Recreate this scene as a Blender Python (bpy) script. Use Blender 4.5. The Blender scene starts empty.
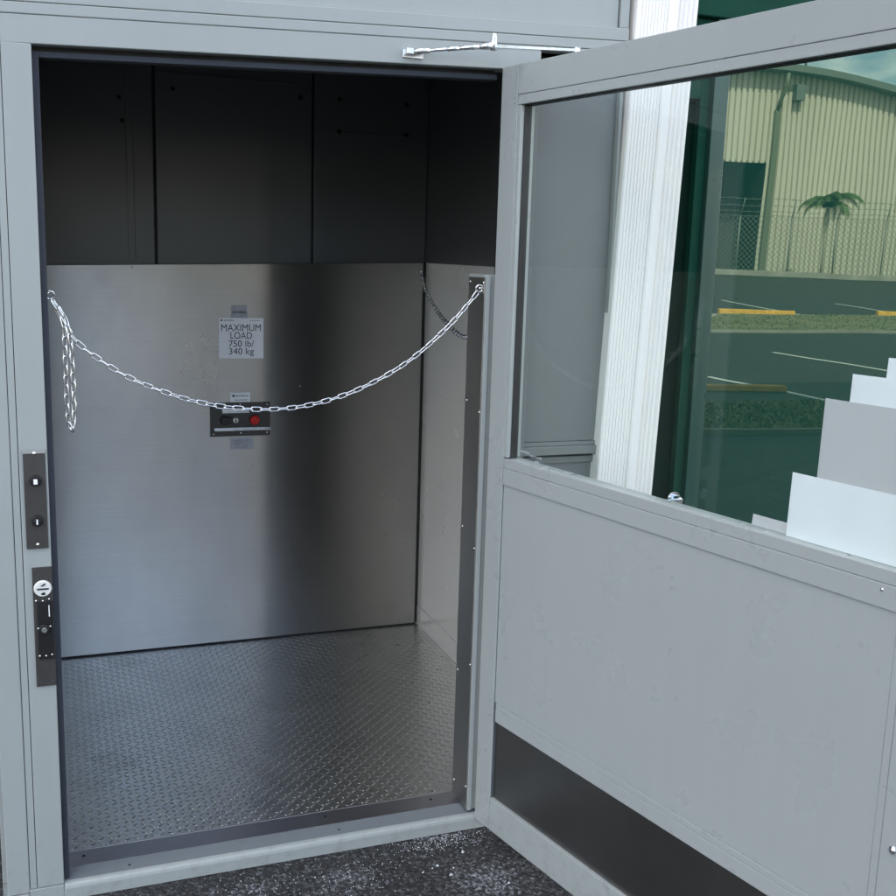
import bpy, bmesh, math, random
from mathutils import Vector, Matrix
random.seed(7)
S = bpy.context.scene
COL = S.collection
W = 1.108          # clear width of the lift opening
H = 2.03           # clear height
DEP = 1.557        # depth of the lift car
XR = 1.470         # inner face of the right shaft wall
GZ = -0.045        # asphalt level

# ------------------------------------------------------------------ materials
def new_mat(name):
    m = bpy.data.materials.new(name); m.use_nodes = True
    nt = m.node_tree; nt.nodes.clear()
    out = nt.nodes.new('ShaderNodeOutputMaterial')
    return m, nt, out
def N(nt, t, **kw):
    n = nt.nodes.new(t)
    for k, v in kw.items():
        if k in n.inputs.keys(): n.inputs[k].default_value = v
        else: setattr(n, k, v)
    return n
def coords(nt, scale=(1,1,1), which='Object'):
    tc = N(nt, 'ShaderNodeTexCoord'); mp = N(nt, 'ShaderNodeMapping')
    mp.inputs['Scale'].default_value = scale
    nt.links.new(tc.outputs[which], mp.inputs['Vector']); return mp.outputs[0]
def ramp(nt, fac, stops):
    r = N(nt, 'ShaderNodeValToRGB'); nt.links.new(fac, r.inputs[0])
    e = r.color_ramp.elements
    while len(e) < len(stops): e.new(0.5)
    for i, (p, c) in enumerate(stops):
        e[i].position = p; e[i].color = (c[0], c[1], c[2], 1) if len(c) == 3 else c
    return r.outputs[0]
def noise(nt, vec, scale, detail=3, rough=.55):
    n = N(nt, 'ShaderNodeTexNoise'); n.inputs['Scale'].default_value = scale
    n.inputs['Detail'].default_value = detail; n.inputs['Roughness'].default_value = rough
    nt.links.new(vec, n.inputs['Vector']); return n.outputs[0]
def g3(v): return (v, v, v)
def mixc(a, k): return tuple(max(0, min(1, x*k)) for x in a)
def simple(name, col, rough=.5, metal=0, var=.08, vscale=6, bump=0, bscale=60, spec=.5, stretch=(1,1,1), rvar=.08, coat=0):
    """painted / plastic / plain metal surface with mottled colour, uneven gloss and a fine bump"""
    m, nt, out = new_mat(name)
    b = N(nt, 'ShaderNodeBsdfPrincipled')
    v = coords(nt, stretch)
    n1 = noise(nt, v, vscale, 4)
    c = ramp(nt, n1, [(.3, mixc(col, 1-var)), (.7, mixc(col, 1+var))])
    nt.links.new(c, b.inputs['Base Color'])
    n2 = noise(nt, v, vscale*2.3, 5)
    r = ramp(nt, n2, [(.3, g3(max(.02, rough-rvar))), (.72, g3(min(1, rough+rvar)))])
    nt.links.new(r, b.inputs['Roughness'])
    b.inputs['Metallic'].default_value = metal
    b.inputs['Specular IOR Level'].default_value = spec
    b.inputs['Coat Weight'].default_value = coat
    if bump:
        bp = N(nt, 'ShaderNodeBump'); bp.inputs['Strength'].default_value = bump
        bp.inputs['Distance'].default_value = .002
        nt.links.new(noise(nt, v, bscale, 3), bp.inputs['Height'])
        nt.links.new(bp.outputs[0], b.inputs['Normal'])
    nt.links.new(b.outputs[0], out.inputs[0])
    return m

def paint_mat(name, col, rough=.42):
    """powder coat: orange-peel bump, faint dust streaks running down, a few scuffs"""
    m, nt, out = new_mat(name)
    b = N(nt, 'ShaderNodeBsdfPrincipled')
    v = coords(nt)
    vs = coords(nt, (9, 9, .7))
    streak = ramp(nt, noise(nt, vs, 3, 5, .6), [(.35, mixc(col, .988)), (.62, mixc(col, 1.008))])
    blot = ramp(nt, noise(nt, v, 2.1, 4), [(.3, g3(.96)), (.7, g3(1.0))])
    mx = N(nt, 'ShaderNodeMix', data_type='RGBA', blend_type='MULTIPLY'); mx.inputs[0].default_value = 1
    nt.links.new(streak, mx.inputs[6]); nt.links.new(blot, mx.inputs[7])
    nt.links.new(mx.outputs[2], b.inputs['Base Color'])
    # scuffs: sparse darker rub marks
    sc = ramp(nt, noise(nt, coords(nt, (3, 3, 9)), 5, 8, .7), [(.69, g3(1)), (.74, g3(.86))])
    mx2 = N(nt, 'ShaderNodeMix', data_type='RGBA', blend_type='MULTIPLY'); mx2.inputs[0].default_value = 1
    nt.links.new(mx.outputs[2], mx2.inputs[6]); nt.links.new(sc, mx2.inputs[7])
    sx = N(nt, 'ShaderNodeSeparateXYZ'); nt.links.new(v, sx.inputs[0])
    hr = N(nt, 'ShaderNodeMapRange'); hr.inputs[1].default_value = .38; hr.inputs[2].default_value = -.04; hr.inputs[3].default_value = 0; hr.inputs[4].default_value = .17
    nt.links.new(sx.outputs[2], hr.inputs[0])
    ad = N(nt, 'ShaderNodeMath', operation='ADD'); nt.links.new(hr.outputs[0], ad.inputs[0]); nt.links.new(noise(nt, v, 26, 8, .72), ad.inputs[1])
    dm = ramp(nt, ad.outputs[0], [(.64, g3(0)), (.84, g3(.34))])
    mx3 = N(nt, 'ShaderNodeMix', data_type='RGBA'); nt.links.new(dm, mx3.inputs[0]); nt.links.new(mx2.outputs[2], mx3.inputs[6]); mx3.inputs[7].default_value = (.17, .155, .135, 1)
    nt.links.new(mx3.outputs[2], b.inputs['Base Color'])
    nt.links.new(ramp(nt, noise(nt, v, 7, 5), [(.3, g3(rough-.07)), (.7, g3(rough+.1))]), b.inputs['Roughness'])
    bp = N(nt, 'ShaderNodeBump'); bp.inputs['Strength'].default_value = .06; bp.inputs['Distance'].default_value = .0015
    nt.links.new(noise(nt, v, 420, 2), bp.inputs['Height']); nt.links.new(bp.outputs[0], b.inputs['Normal'])
    nt.links.new(b.outputs[0], out.inputs[0])
    return m

def steel_mat(name, col, rough=.29, aniso=.97, smear=True, fine=1.0, wav=.05):
    """brushed stainless: grain runs along X/Y, reflections smear vertically; finger smudges"""
    m, nt, out = new_mat(name)
    b = N(nt, 'ShaderNodeBsdfPrincipled')
    b.inputs['Metallic'].default_value = 1
    grain = noise(nt, coords(nt, (1.2, 1.2, 420*fine)), 3, 3, .7)
    c = ramp(nt, grain, [(.25, mixc(col, .9)), (.75, mixc(col, 1.07))])
    v = coords(nt)
    if smear:
        sm = ramp(nt, noise(nt, coords(nt, (1.6, 1.6, .9)), 2.2, 5, .6), [(.35, g3(.92)), (.66, g3(1.02))])
        mx = N(nt, 'ShaderNodeMix', data_type='RGBA', blend_type='MULTIPLY'); mx.inputs[0].default_value = 1
        nt.links.new(c, mx.inputs[6]); nt.links.new(sm, mx.inputs[7]); c = mx.outputs[2]
    nt.links.new(c, b.inputs['Base Color'])
    nt.links.new(ramp(nt, noise(nt, v, 4, 6, .65), [(.3, g3(rough-.02)), (.7, g3(rough+.04))]), b.inputs['Roughness'])
    b.inputs['Anisotropic'].default_value = aniso
    tg = N(nt, 'ShaderNodeTangent', direction_type='UV_MAP'); tg.uv_map = 'UVMap'
    nt.links.new(tg.outputs[0], b.inputs['Tangent'])
    bp = N(nt, 'ShaderNodeBump'); bp.inputs['Strength'].default_value = wav; bp.inputs['Distance'].default_value = .01
    nt.links.new(noise(nt, coords(nt, (1, 1, .35)), 1.6, 1), bp.inputs['Height'])
    bp2 = N(nt, 'ShaderNodeBump'); bp2.inputs['Strength'].default_value = .05; bp2.inputs['Distance'].default_value = .001
    nt.links.new(grain, bp2.inputs['Height']); nt.links.new(bp.outputs[0], bp2.inputs['Normal'])
    nt.links.new(bp2.outputs[0], b.inputs['Normal'])
    nt.links.new(b.outputs[0], out.inputs[0])
    return m

PAINT = paint_mat('grey_powder_coat', (.350, .373, .360))
PAINT_DOOR = paint_mat('grey_door_paint', (.345, .370, .360), .30)
LINER = simple('shaft_liner_paint', (.072, .075, .075), .34, var=.03, vscale=2, bump=.02, rvar=.02)
WALLGREY = simple('car_side_wall', (.66, .645, .60), .24, var=.02, vscale=1.2, bump=.02, spec=.6)
STOP = simple('stop_strip', (.05, .056, .068), .7, spec=.15)
GASKET = simple('black_rubber', (.012, .012, .013), .6)
STEEL = steel_mat('brushed_stainless', (.40, .385, .365))
STEEL_D = steel_mat('dark_brushed_plate', (.62, .59, .55), .3, .7, wav=.02)
KICK = steel_mat('kick_plate_steel', (.26, .255, .248), .36, .5, wav=.05)
CHROME = simple('zinc_chain', (.78, .79, .8), .2, metal=1, var=.12, vscale=40)
SATIN = simple('satin_aluminium', (.72, .73, .74), .3, metal=1, var=.05)
RIVET = simple('rivet_steel', (.8, .78, .74), .22, metal=1)
BLACK = simple('black_plastic', (.012, .012, .013), .35)
BLACKPLATE = simple('black_anodised', (.050, .047, .044), .36, var=.15, vscale=20, bump=.05, bscale=300)
RED = simple('red_plastic', (.55, .015, .012), .28)
WHITEP = simple('white_plastic', (.75, .74, .70), .35)
PAPER = simple('white_card', (.92, .91, .95), .6, var=.03, vscale=9, bump=.06, bscale=12)
PAPER_G = simple('grey_card', (.60, .57, .59), .6, var=.02, vscale=5)
LABEL = simple('label_vinyl', (.97, .96, .98), .45, var=.04, vscale=30)
LABEL_G = simple('label_foil', (.42, .43, .46), .35, var=.12, vscale=60)
INK = simple('print_ink', (.02, .02, .02), .5)
VINYL = simple('white_gutter_enamel', (.92, .89, .85), .38, var=.03, vscale=3, bump=.04, stretch=(6, 6, .6))
GREEN = simple('green_anodised', (.007, .058, .037), .6, var=.2, vscale=3, spec=.1)
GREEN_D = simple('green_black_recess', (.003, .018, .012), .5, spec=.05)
WING = simple('unseen_wing_dark', (.010, .022, .017), .95, spec=0)  # unseen wall made dark so the door glass mirrors less light
GREEN_L = simple('green_frame_face', (.022, .07, .055), .32, var=.12, vscale=4)
YELLOW = simple('yellow_stop_paint', (.82, .43, .06), .7, var=.2, vscale=9, bump=.3)
SIDEP = paint_mat('darker_side_panel_paint', (.20, .212, .21), .4)  # darker grey than the rest of the enclosure
THRESH = steel_mat('threshold_plate', (.55, .53, .57), .36, .3, wav=.02)

def glass_mat():
    m, nt, out = new_mat('clear_door_glass')
    tr = N(nt, 'ShaderNodeBsdfTransparent'); tr.inputs[0].default_value = (.93, .955, .945, 1)
    gl = N(nt, 'ShaderNodeBsdfGlossy'); gl.inputs['Roughness'].default_value = .0; gl.inputs[0].default_value = (.9, .95, .93, 1)
    fr = N(nt, 'ShaderNodeFresnel')
    ge = N(nt, 'ShaderNodeNewGeometry'); mr = N(nt, 'ShaderNodeMapRange')
    mr.inputs[3].default_value = 1.33; mr.inputs[4].default_value = 1/1.33      # the far face is met from inside
    nt.links.new(ge.outputs['Backfacing'], mr.inputs[0]); nt.links.new(mr.outputs[0], fr.inputs[0])
    mx = N(nt, 'ShaderNodeMixShader')
    nt.links.new(fr.outputs[0], mx.inputs[0]); nt.links.new(tr.outputs[0], mx.inputs[1]); nt.links.new(gl.outputs[0], mx.inputs[2])
    nt.links.new(mx.outputs[0], out.inputs[0]); return m
GLASS = glass_mat()
def tinted():
    """dark green body-tinted reflective glass"""
    m, nt, out = new_mat('green_reflective_glass')
    df = N(nt, 'ShaderNodeBsdfDiffuse'); df.inputs[0].default_value = (.009, .054, .039, 1)
    gl = N(nt, 'ShaderNodeBsdfGlossy'); gl.inputs['Roughness'].default_value = .0
    gl.inputs[0].default_value = (.86, 1.0, .84, 1)
    v = coords(nt, (1, 1, .8))
    bp = N(nt, 'ShaderNodeBump'); bp.inputs['Strength'].default_value = .035; bp.inputs['Distance'].default_value = .01
    nt.links.new(noise(nt, v, 3.5, 0), bp.inputs['Height']); nt.links.new(bp.outputs[0], gl.inputs['Normal'])
    mx = N(nt, 'ShaderNodeMixShader'); mx.inputs[0].default_value = .135
    nt.links.new(df.outputs[0], mx.inputs[1]); nt.links.new(gl.outputs[0], mx.inputs[2])
    nt.links.new(mx.outputs[0], out.inputs[0]); return m
TINT = tinted()

def asphalt():
    m, nt, out = new_mat('wet_edge_asphalt')
    b = N(nt, 'ShaderNodeBsdfPrincipled')
    v = coords(nt)
    vor = N(nt, 'ShaderNodeTexVoronoi'); vor.inputs['Scale'].default_value = 135; nt.links.new(v, vor.inputs['Vector'])
    agg = N(nt, 'ShaderNodeSeparateColor'); nt.links.new(vor.outputs['Color'], agg.inputs[0])
    base = ramp(nt, agg.outputs[0], [(0, g3(.013)), (.62, g3(.038)), (.86, (.075, .075, .08)), (1, (.15, .15, .16))])
    big = ramp(nt, noise(nt, v, 2.2, 5), [(.3, g3(.62)), (.7, g3(.92))])
    mx = N(nt, 'ShaderNodeMix', data_type='RGBA', blend_type='MULTIPLY'); mx.inputs[0].default_value = 1
    nt.links.new(base, mx.inputs[6]); nt.links.new(big, mx.inputs[7])
    # white grit rubbed into the surface in two patches by the sill
    def patch(cx, cy, r, sy=1.0):
        mp = N(nt, 'ShaderNodeMapping'); tc = N(nt, 'ShaderNodeTexCoord')
        mp.inputs['Location'].default_value = (-cx, -cy*sy, 0); mp.inputs['Scale'].default_value = (1, sy, 1)
        nt.links.new(tc.outputs['Object'], mp.inputs[0])
        l = N(nt, 'ShaderNodeVectorMath', operation='LENGTH'); nt.links.new(mp.outputs[0], l.inputs[0])
        mr = N(nt, 'ShaderNodeMapRange'); mr.inputs[1].default_value = r; mr.inputs[2].default_value = r*.15
        mr.inputs[3].default_value = 0; mr.inputs[4].default_value = 1
        nt.links.new(l.outputs['Value'], mr.inputs[0]); return mr.outputs[0]
    p = None
    for a in [(1.0, .0, .13, 1.8), (.70, -.13, .17, 1.5), (.45, -.10, .15, 1.5), (1.05, -.25, .22, 1.0)]:
        q = patch(*a)
        if p is None: p = q
        else:
            ad = N(nt, 'ShaderNodeMath', operation='MAXIMUM'); nt.links.new(p, ad.inputs[0]); nt.links.new(q, ad.inputs[1]); p = ad.outputs[0]
    nz = noise(nt, v, 95, 6, .75)
    ml = N(nt, 'ShaderNodeMath', operation='MULTIPLY_ADD'); ml.inputs[1].default_value = .22
    nt.links.new(p, ml.inputs[0]); nt.links.new(nz, ml.inputs[2])
    grit = ramp(nt, ml.outputs[0], [(.68, g3(0)), (.80, g3(.8))])
    mx2 = N(nt, 'ShaderNodeMix', data_type='RGBA'); nt.links.new(grit, mx2.inputs[0])
    nt.links.new(mx.outputs[2], mx2.inputs[6]); mx2.inputs[7].default_value = (.42, .43, .46, 1)
    nt.links.new(mx2.outputs[2], b.inputs['Base Color'])
    nt.links.new(ramp(nt, noise(nt, v, 30, 4), [(.3, g3(.5)), (.7, g3(.85))]), b.inputs['Roughness'])
    bp = N(nt, 'ShaderNodeBump'); bp.inputs['Strength'].default_value = .9; bp.inputs['Distance'].default_value = .004
    nt.links.new(vor.outputs['Distance'], bp.inputs['Height']); bp.invert = True
    bp2 = N(nt, 'ShaderNodeBump'); bp2.inputs['Strength'].default_value = .7; bp2.inputs['Distance'].default_value = .004
    nt.links.new(noise(nt, v, 170, 5), bp2.inputs['Height']); nt.links.new(bp.outputs[0], bp2.inputs['Normal'])
    nt.links.new(bp2.outputs[0], b.inputs['Normal'])
    nt.links.new(b.outputs[0], out.inputs[0]); return m
ASPH = asphalt()
LINEP = simple('white_road_paint', (.75, .75, .72), .7, var=.12, vscale=3)
CONC = simple('pale_concrete', (.33, .31, .27), .85, var=.2, vscale=1.5, bump=.3)
STUCCO = simple('cream_stucco', (.50, .47, .40), .85, var=.08, vscale=.6, bump=.2)
SIDING = simple('beige_ribbed_siding', (.66, .61, .50), .5, var=.07, vscale=.25, stretch=(1, 1, .25))
TRIMG = simple('grey_green_roof_edge', (.16, .19, .17), .5)
DARKIN = simple('dark_opening_paint', (.05, .055, .05), .7)
WIRE = simple('galvanised_wire', (.24, .25, .23), .5, metal=.4)
BARK = simple('bark', (.14, .11, .08), .9, var=.3, vscale=9, bump=.6)
def leafmat(name, c, c2):
    m, nt, out = new_mat(name); b = N(nt, 'ShaderNodeBsdfPrincipled')
    nt.links.new(ramp(nt, noise(nt, coords(nt), 1.4, 3), [(.3, c), (.7, c2)]), b.inputs['Base Color'])
    b.inputs['Roughness'].default_value = .55
    nt.links.new(b.outputs[0], out.inputs[0]); return m
LEAF = leafmat('dark_leaves', (.03, .055, .02), (.06, .10, .035))
PALM = leafmat('palm_leaves', (.07, .13, .035), (.12, .19, .06))
GRASS = leafmat('lawn_grass', (.13, .14, .06), (.24, .22, .11))

# ------------------------------------------------------------------ mesh helpers
class MB:
    def __init__(s): s.bm = bmesh.new(); s.uv = s.bm.loops.layers.uv.new('UVMap')
    def _add(s, verts, faces, smooth=False):
        vs = [s.bm.verts.new(v) for v in verts]; out = []
        for f in faces:
            try:
                fc = s.bm.faces.new([vs[i] for i in f]); fc.smooth = smooth; out.append(fc)
            except ValueError: pass
        return vs, out
    def box(s, x0, x1, y0, y1, z0, z1, bev=.0015, M=None, seg=2):
        t = bmesh.new()
        bmesh.ops.create_cube(t, size=1)
        for v in t.verts:
            v.co = Vector(((x0+x1)/2+v.co.x*(x1-x0), (y0+y1)/2+v.co.y*(y1-y0), (z0+z1)/2+v.co.z*(z1-z0)))
        s._bev(t, min(bev, .45*min(abs(x1-x0), abs(y1-y0), abs(z1-z0))), seg); s._merge(t, M); return s
    def _bev(s, t, bev, seg=2):
        if bev > 1e-5:
            bmesh.ops.bevel(t, geom=[e for e in t.edges], offset=bev, segments=seg, profile=.5, affect='EDGES')
    def _merge(s, t, M=None):
        if M is not None: bmesh.ops.transform(t, matrix=M, verts=t.verts)
        bmesh.ops.recalc_face_normals(t, faces=t.faces)
        mp = {v: s.bm.verts.new(v.co) for v in t.verts}
        for f in t.faces:
            try: nf = s.bm.faces.new([mp[v] for v in f.verts]); nf.smooth = f.smooth
            except ValueError: pass
        t.free()
    def prism(s, poly, axis, a, b, bev=.001, M=None, smooth=False):
        """poly: 2D outline; axis 'y' -> poly is (x,z) extruded y a..b; 'z' -> (x,y); 'x' -> (y,z)"""
        t = bmesh.new(); P = []
        for d in (a, b):
            for (u, w) in poly:
                P.append(t.verts.new({'y': (u, d, w), 'z': (u, w, d), 'x': (d, u, w)}[axis]))
        n = len(poly)
        t.faces.new(P[:n]); t.faces.new(P[n:][::-1])
        for i in range(n):
            f = t.faces.new([P[i], P[(i+1) % n], P[n+(i+1) % n], P[n+i]]); f.smooth = smooth
        bmesh.ops.recalc_face_normals(t, faces=t.faces)
        if bev: s._bev(t, bev, 1)
        s._merge(t, M); return s
    def cyl(s, p0, p1, r0, r1=None, n=20, caps=True, bev=0):
        r1 = r0 if r1 is None else r1
        p0 = Vector(p0); p1 = Vector(p1); d = (p1-p0).normalized()
        a = d.orthogonal().normalized(); b = d.cross(a)
        vs = []
        rings = [(p0, r0), (p1, r1)]
        if bev: rings = [(p0, r0-bev), (p0+d*bev, r0), (p1-d*bev, r1), (p1, r1-bev)]
        R = []
        for (p, r) in rings:
            R.append([s.bm.verts.new(p+(a*math.cos(6.28318*i/n)+b*math.sin(6.28318*i/n))*r) for i in range(n)])
        for k in range(len(R)-1):
            for i in range(n):
                f = s.bm.faces.new([R[k][i], R[k][(i+1) % n], R[k+1][(i+1) % n], R[k+1][i]]); f.smooth = True
        if caps:
            s.bm.faces.new(R[0][::-1]); s.bm.faces.new(R[-1])
        return s
    def dome(s, c, axis, r, h, n=14, m=5):
        c = Vector(c); d = Vector(axis).normalized(); a = d.orthogonal().normalized(); b = d.cross(a)
        prev = None
        for k in range(m):
            t = k/m*math.pi/2
            ring = [s.bm.verts.new(c+d*(h*math.sin(t))+(a*math.cos(6.28318*i/n)+b*math.sin(6.28318*i/n))*(r*math.cos(t))) for i in range(n)]
            if prev:
                for i in range(n):
                    f = s.bm.faces.new([prev[i], prev[(i+1) % n], ring[(i+1) % n], ring[i]]); f.smooth = True
            prev = ring
        top = s.bm.verts.new(c+d*h)
        for i in range(n):
            f = s.bm.faces.new([prev[i], prev[(i+1) % n], top]); f.smooth = True
        return s
    def tube(s, pts, r, n=8, closed=False):
        pts = [Vector(p) for p in pts]; L = len(pts); R = []
        up = None
        for i, p in enumerate(pts):
            a = pts[(i-1) % L] if (closed or i > 0) else p
            b = pts[(i+1) % L] if (closed or i < L-1) else p
            d = (b-a).normalized()
            if up is None: up = d.orthogonal().normalized()
            up = (up-d*up.dot(d)).normalized(); sd = d.cross(up)
            rr = r[i] if isinstance(r, (list, tuple)) else r
            R.append([s.bm.verts.new(p+(up*math.cos(6.28318*k/n)+sd*math.sin(6.28318*k/n))*rr) for k in range(n)])
        for i in range(L if closed else L-1):
            A, B = R[i], R[(i+1) % L]
            off = 0
            if closed and i == L-1:   # find best match to avoid twisting
                off = min(range(n), key=lambda o: (A[0].co-B[o].co).length)
            for k in range(n):
                f = s.bm.faces.new([A[k], A[(k+1) % n], B[(k+1+off) % n], B[(k+off) % n]]); f.smooth = True
        if not closed:
            s.bm.faces.new(R[0][::-1]); s.bm.faces.new(R[-1])
        return s
    def grid(s, o, u, v, nu, nv, h=None):
        o = Vector(o); u = Vector(u); v = Vector(v)
        V = [[s.bm.verts.new(o+u*(i/nu)+v*(j/nv)+(Vector(h(i/nu, j/nv)) if h else Vector())) for i in range(nu+1)] for j in range(nv+1)]
        for j in range(nv):
            for i in range(nu):
                f = s.bm.faces.new([V[j][i], V[j][i+1], V[j+1][i+1], V[j+1][i]]); f.smooth = True
        return s
    def build(s, name, mat, parent=None, uvdir='z', M=None):
        # U along uvdir on vertical faces so brushed metal knows its tangent
        for f in s.bm.faces:
            for l in f.loops:
                c = l.vert.co
                if uvdir == 'z': l[s.uv].uv = (c.z+c.y*.001+c.x*.001, c.x+c.y) if abs(f.normal.z) < .7 else (c.y, c.x)
                elif uvdir == 'y': l[s.uv].uv = (c.y+.001*c.z, c.x+.3*c.z)
                else: l[s.uv].uv = (c.x+.001*c.z, c.y+c.z)
        if M is not None: s.bm.transform(M)
        me = bpy.data.meshes.new(name); s.bm.to_mesh(me); s.bm.free()
        me.materials.append(mat); me.uv_layers.active = me.uv_layers[0]
        o = bpy.data.objects.new(name, me); COL.objects.link(o)
        if parent is not None: o.parent = parent
        return o
def tag(o, label=None, cat=None, group=None, kind=None):
    if label: o['label'] = label
    if cat: o['category'] = cat
    if group: o['group'] = group
    if kind: o['kind'] = kind
    return o
def thing(name, label, cat, loc=(0, 0, 0), rz=0, group=None):
    o = bpy.data.objects.new(name, None); COL.objects.link(o)
    o.location = loc; o.rotation_euler = (0, 0, rz); o.empty_display_size = .1
    return tag(o, label, cat, group)
def text_mesh(txt, size, M, mat, name, parent, align='CENTER', ext=.0002, xs=1.0, bold=0.0):
    cu = bpy.data.curves.new('txt', 'FONT'); cu.body = txt; cu.size = size; cu.align_x = align; cu.extrude = ext
    cu.offset = bold
    t = bpy.data.objects.new('txt', cu); COL.objects.link(t)
    bpy.context.view_layer.update()
    me = bpy.data.meshes.new_from_object(t.evaluated_get(bpy.context.evaluated_depsgraph_get()))
    COL.objects.unlink(t); bpy.data.objects.remove(t)
    if isinstance(xs, tuple):      # (width, cap height) wanted
        X = [v.co.x for v in me.vertices]; cap = size*.7
        kx = xs[0]/(max(X)-min(X)); me.transform(Matrix.Translation((-(max(X)+min(X))/2, 0, 0))); me.transform(Matrix.Diagonal((kx, xs[1]/cap, 1, 1)))
    else: me.transform(Matrix.Diagonal((xs, 1, 1, 1)))
    me.transform(M)
    me.materials.clear(); me.materials.append(mat)
    o = bpy.data.objects.new(name, me); COL.objects.link(o); o.parent = parent
    return o
def facing_front(x, y, z):      # text plane facing -Y
    return Matrix.Translation((x, y, z)) @ Matrix.Rotation(math.pi/2, 4, 'X')

def hz(x): return (x-W/2)*.0397      # the head of the frame is racked a little

# ================================================================== THE LIFT ENCLOSURE
enc = thing('lift_enclosure', 'grey powder coated metal enclosure of an outdoor platform lift, open doorway in front', 'lift enclosure', (0, 0, GZ))
ENCM = Matrix.Translation((0, 0, -GZ))
def epart(mb, name, mat, **k): return mb.build(name, mat, enc, M=ENCM, **k)
# left jamb: outer cover, narrow reveal strip, inner post - lines between them
mb = MB(); mb.prism([(-.131, -.01), (-.0800, -.01), (-.0800, 2.33), (-.145, 2.33)], 'y', 0, .06, .002)
epart(mb, 'jamb_cover', PAINT)
mb = MB(); mb.box(-.0785, -.0635, .001, .06, 0.0, 2.09, .0008); epart(mb, 'jamb_strip', PAINT)
mb = MB(); mb.box(-.062, 0, 0, .055, 0.0, H+hz(0), .002); epart(mb, 'jamb_post', PAINT)
mb = MB(); mb.box(-.0640, -.0615, .008, .05, 0, 2.09, 0); mb.box(-.0802, -.0783, .008, .05, 0, 2.09, 0); epart(mb, 'jamb_gap', GASKET)
# door stop strip round the opening
mb = MB(); mb.box(.000, .014, .018, .055, .004, H+hz(0)-.012, .001); epart(mb, 'stop_strip', STOP)
mb = MB(); mb.prism([(.000, H+hz(0)-.024), (W, H+hz(W)-.024), (W, H+hz(W)-.012), (0, H+hz(0)-.012)], 'y', .022, .055, 0); epart(mb, 'stop_strip', STOP)
mb = MB(); mb.prism([(.001, H+hz(0)-.014), (W, H+hz(W)-.014), (W, H+hz(W)), (0.001, H+hz(0))], 'y', .040, .054, 0); epart(mb, 'head_seal', GASKET)
# header rail, with its joint lines
def band(x0, x1, d0, d1, y0, y1, name, mat, bev=.0015):
    m_ = MB(); m_.prism([(x0, H+hz(x0)+d0), (x1, H+hz(x1)+d0), (x1, H+hz(x1)+d1), (x0, H+hz(x0)+d1)], 'y', y0, y1, bev)
    return epart(m_, name, mat)
band(-.062, 1.22, 0, .0600, 0, .06, 'header_rail', PAINT)
band(-.0785, 1.472, .0608, .0845, -.001, .06, 'header_rail', PAINT)
band(1.222, 1.472, .0520, .0600, 0, .06, 'header_rail', PAINT)
band(-.0785, 1.472, .0860, .118, .000, .06, 'transom_rail', PAINT)
band(-.0785, 1.472, .0580, .0862, .006, .05, 'header_gap', GASKET, 0)
# transom panel above the header, corner post to its right
band(-.0785, 1.444, .119, .62, .012, .03, 'transom_panel', PAINT)
band(1.4435, 1.4465, .119, .60, .014, .03, 'panel_joint', GASKET, 0)
band(1.4465, 1.472, .119, .62, .004, .06, 'corner_post', PAINT)
band(-.145, 1.472, .62, .68, -.02, 1.75, 'roof', PAINT)
# right jamb post and fixed side panel, seen through the door glass
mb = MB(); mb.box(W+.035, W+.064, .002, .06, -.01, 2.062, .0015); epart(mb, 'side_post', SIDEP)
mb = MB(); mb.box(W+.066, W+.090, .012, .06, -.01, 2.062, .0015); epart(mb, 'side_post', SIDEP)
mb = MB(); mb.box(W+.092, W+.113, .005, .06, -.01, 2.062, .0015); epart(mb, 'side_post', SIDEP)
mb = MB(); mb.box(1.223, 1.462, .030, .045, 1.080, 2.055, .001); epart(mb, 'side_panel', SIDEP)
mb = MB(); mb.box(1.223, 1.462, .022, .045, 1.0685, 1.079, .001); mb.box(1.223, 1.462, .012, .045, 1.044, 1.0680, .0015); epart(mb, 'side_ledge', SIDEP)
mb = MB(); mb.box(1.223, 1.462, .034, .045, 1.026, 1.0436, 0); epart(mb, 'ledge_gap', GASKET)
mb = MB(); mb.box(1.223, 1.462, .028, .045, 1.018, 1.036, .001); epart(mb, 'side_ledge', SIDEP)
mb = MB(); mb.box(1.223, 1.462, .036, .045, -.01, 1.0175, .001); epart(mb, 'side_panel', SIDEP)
mb = MB(); mb.box(1.4625, 1.472, .012, .06, -.01, 2.062, .001); epart(mb, 'side_post', PAINT)
mb = MB(); mb.box(W+.03, 1.472, .05, .062, -.01, 2.12, 0); epart(mb, 'panel_backing', GASKET)
# enclosure outside walls, ceiling inside
mb = MB(); mb.box(-.145, -.11, .061, 1.75, -.01, 2.66, .002); epart(mb, 'left_wall', PAINT)
mb = MB(); mb.box(-.109, -.100, .061, 1.70, 1.551, 2.60, 0); epart(mb, 'wall_liner', LINER)
mb = MB(); mb.box(-.109, -.097, .061, DEP+.01, -.01, 1.549, .001); epart(mb, 'left_bounce_wall', WALLGREY)  # unseen pale lower wall, added to brighten the post cheek and floor
mb = MB(); mb.box(-.10, XR, .061, 1.70, 2.58, 2.60, 0); epart(mb, 'ceiling', LINER)
mb = MB(); mb.box(-.0995, XR+.01, .050, .060, 2.10, 2.60, 0); epart(mb, 'front_liner', LINER)
mb = MB(); mb.box(-.145, XR+.04, 1.72, 1.75, -.01, 2.66, 0); epart(mb, 'rear_wall', PAINT)
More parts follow.
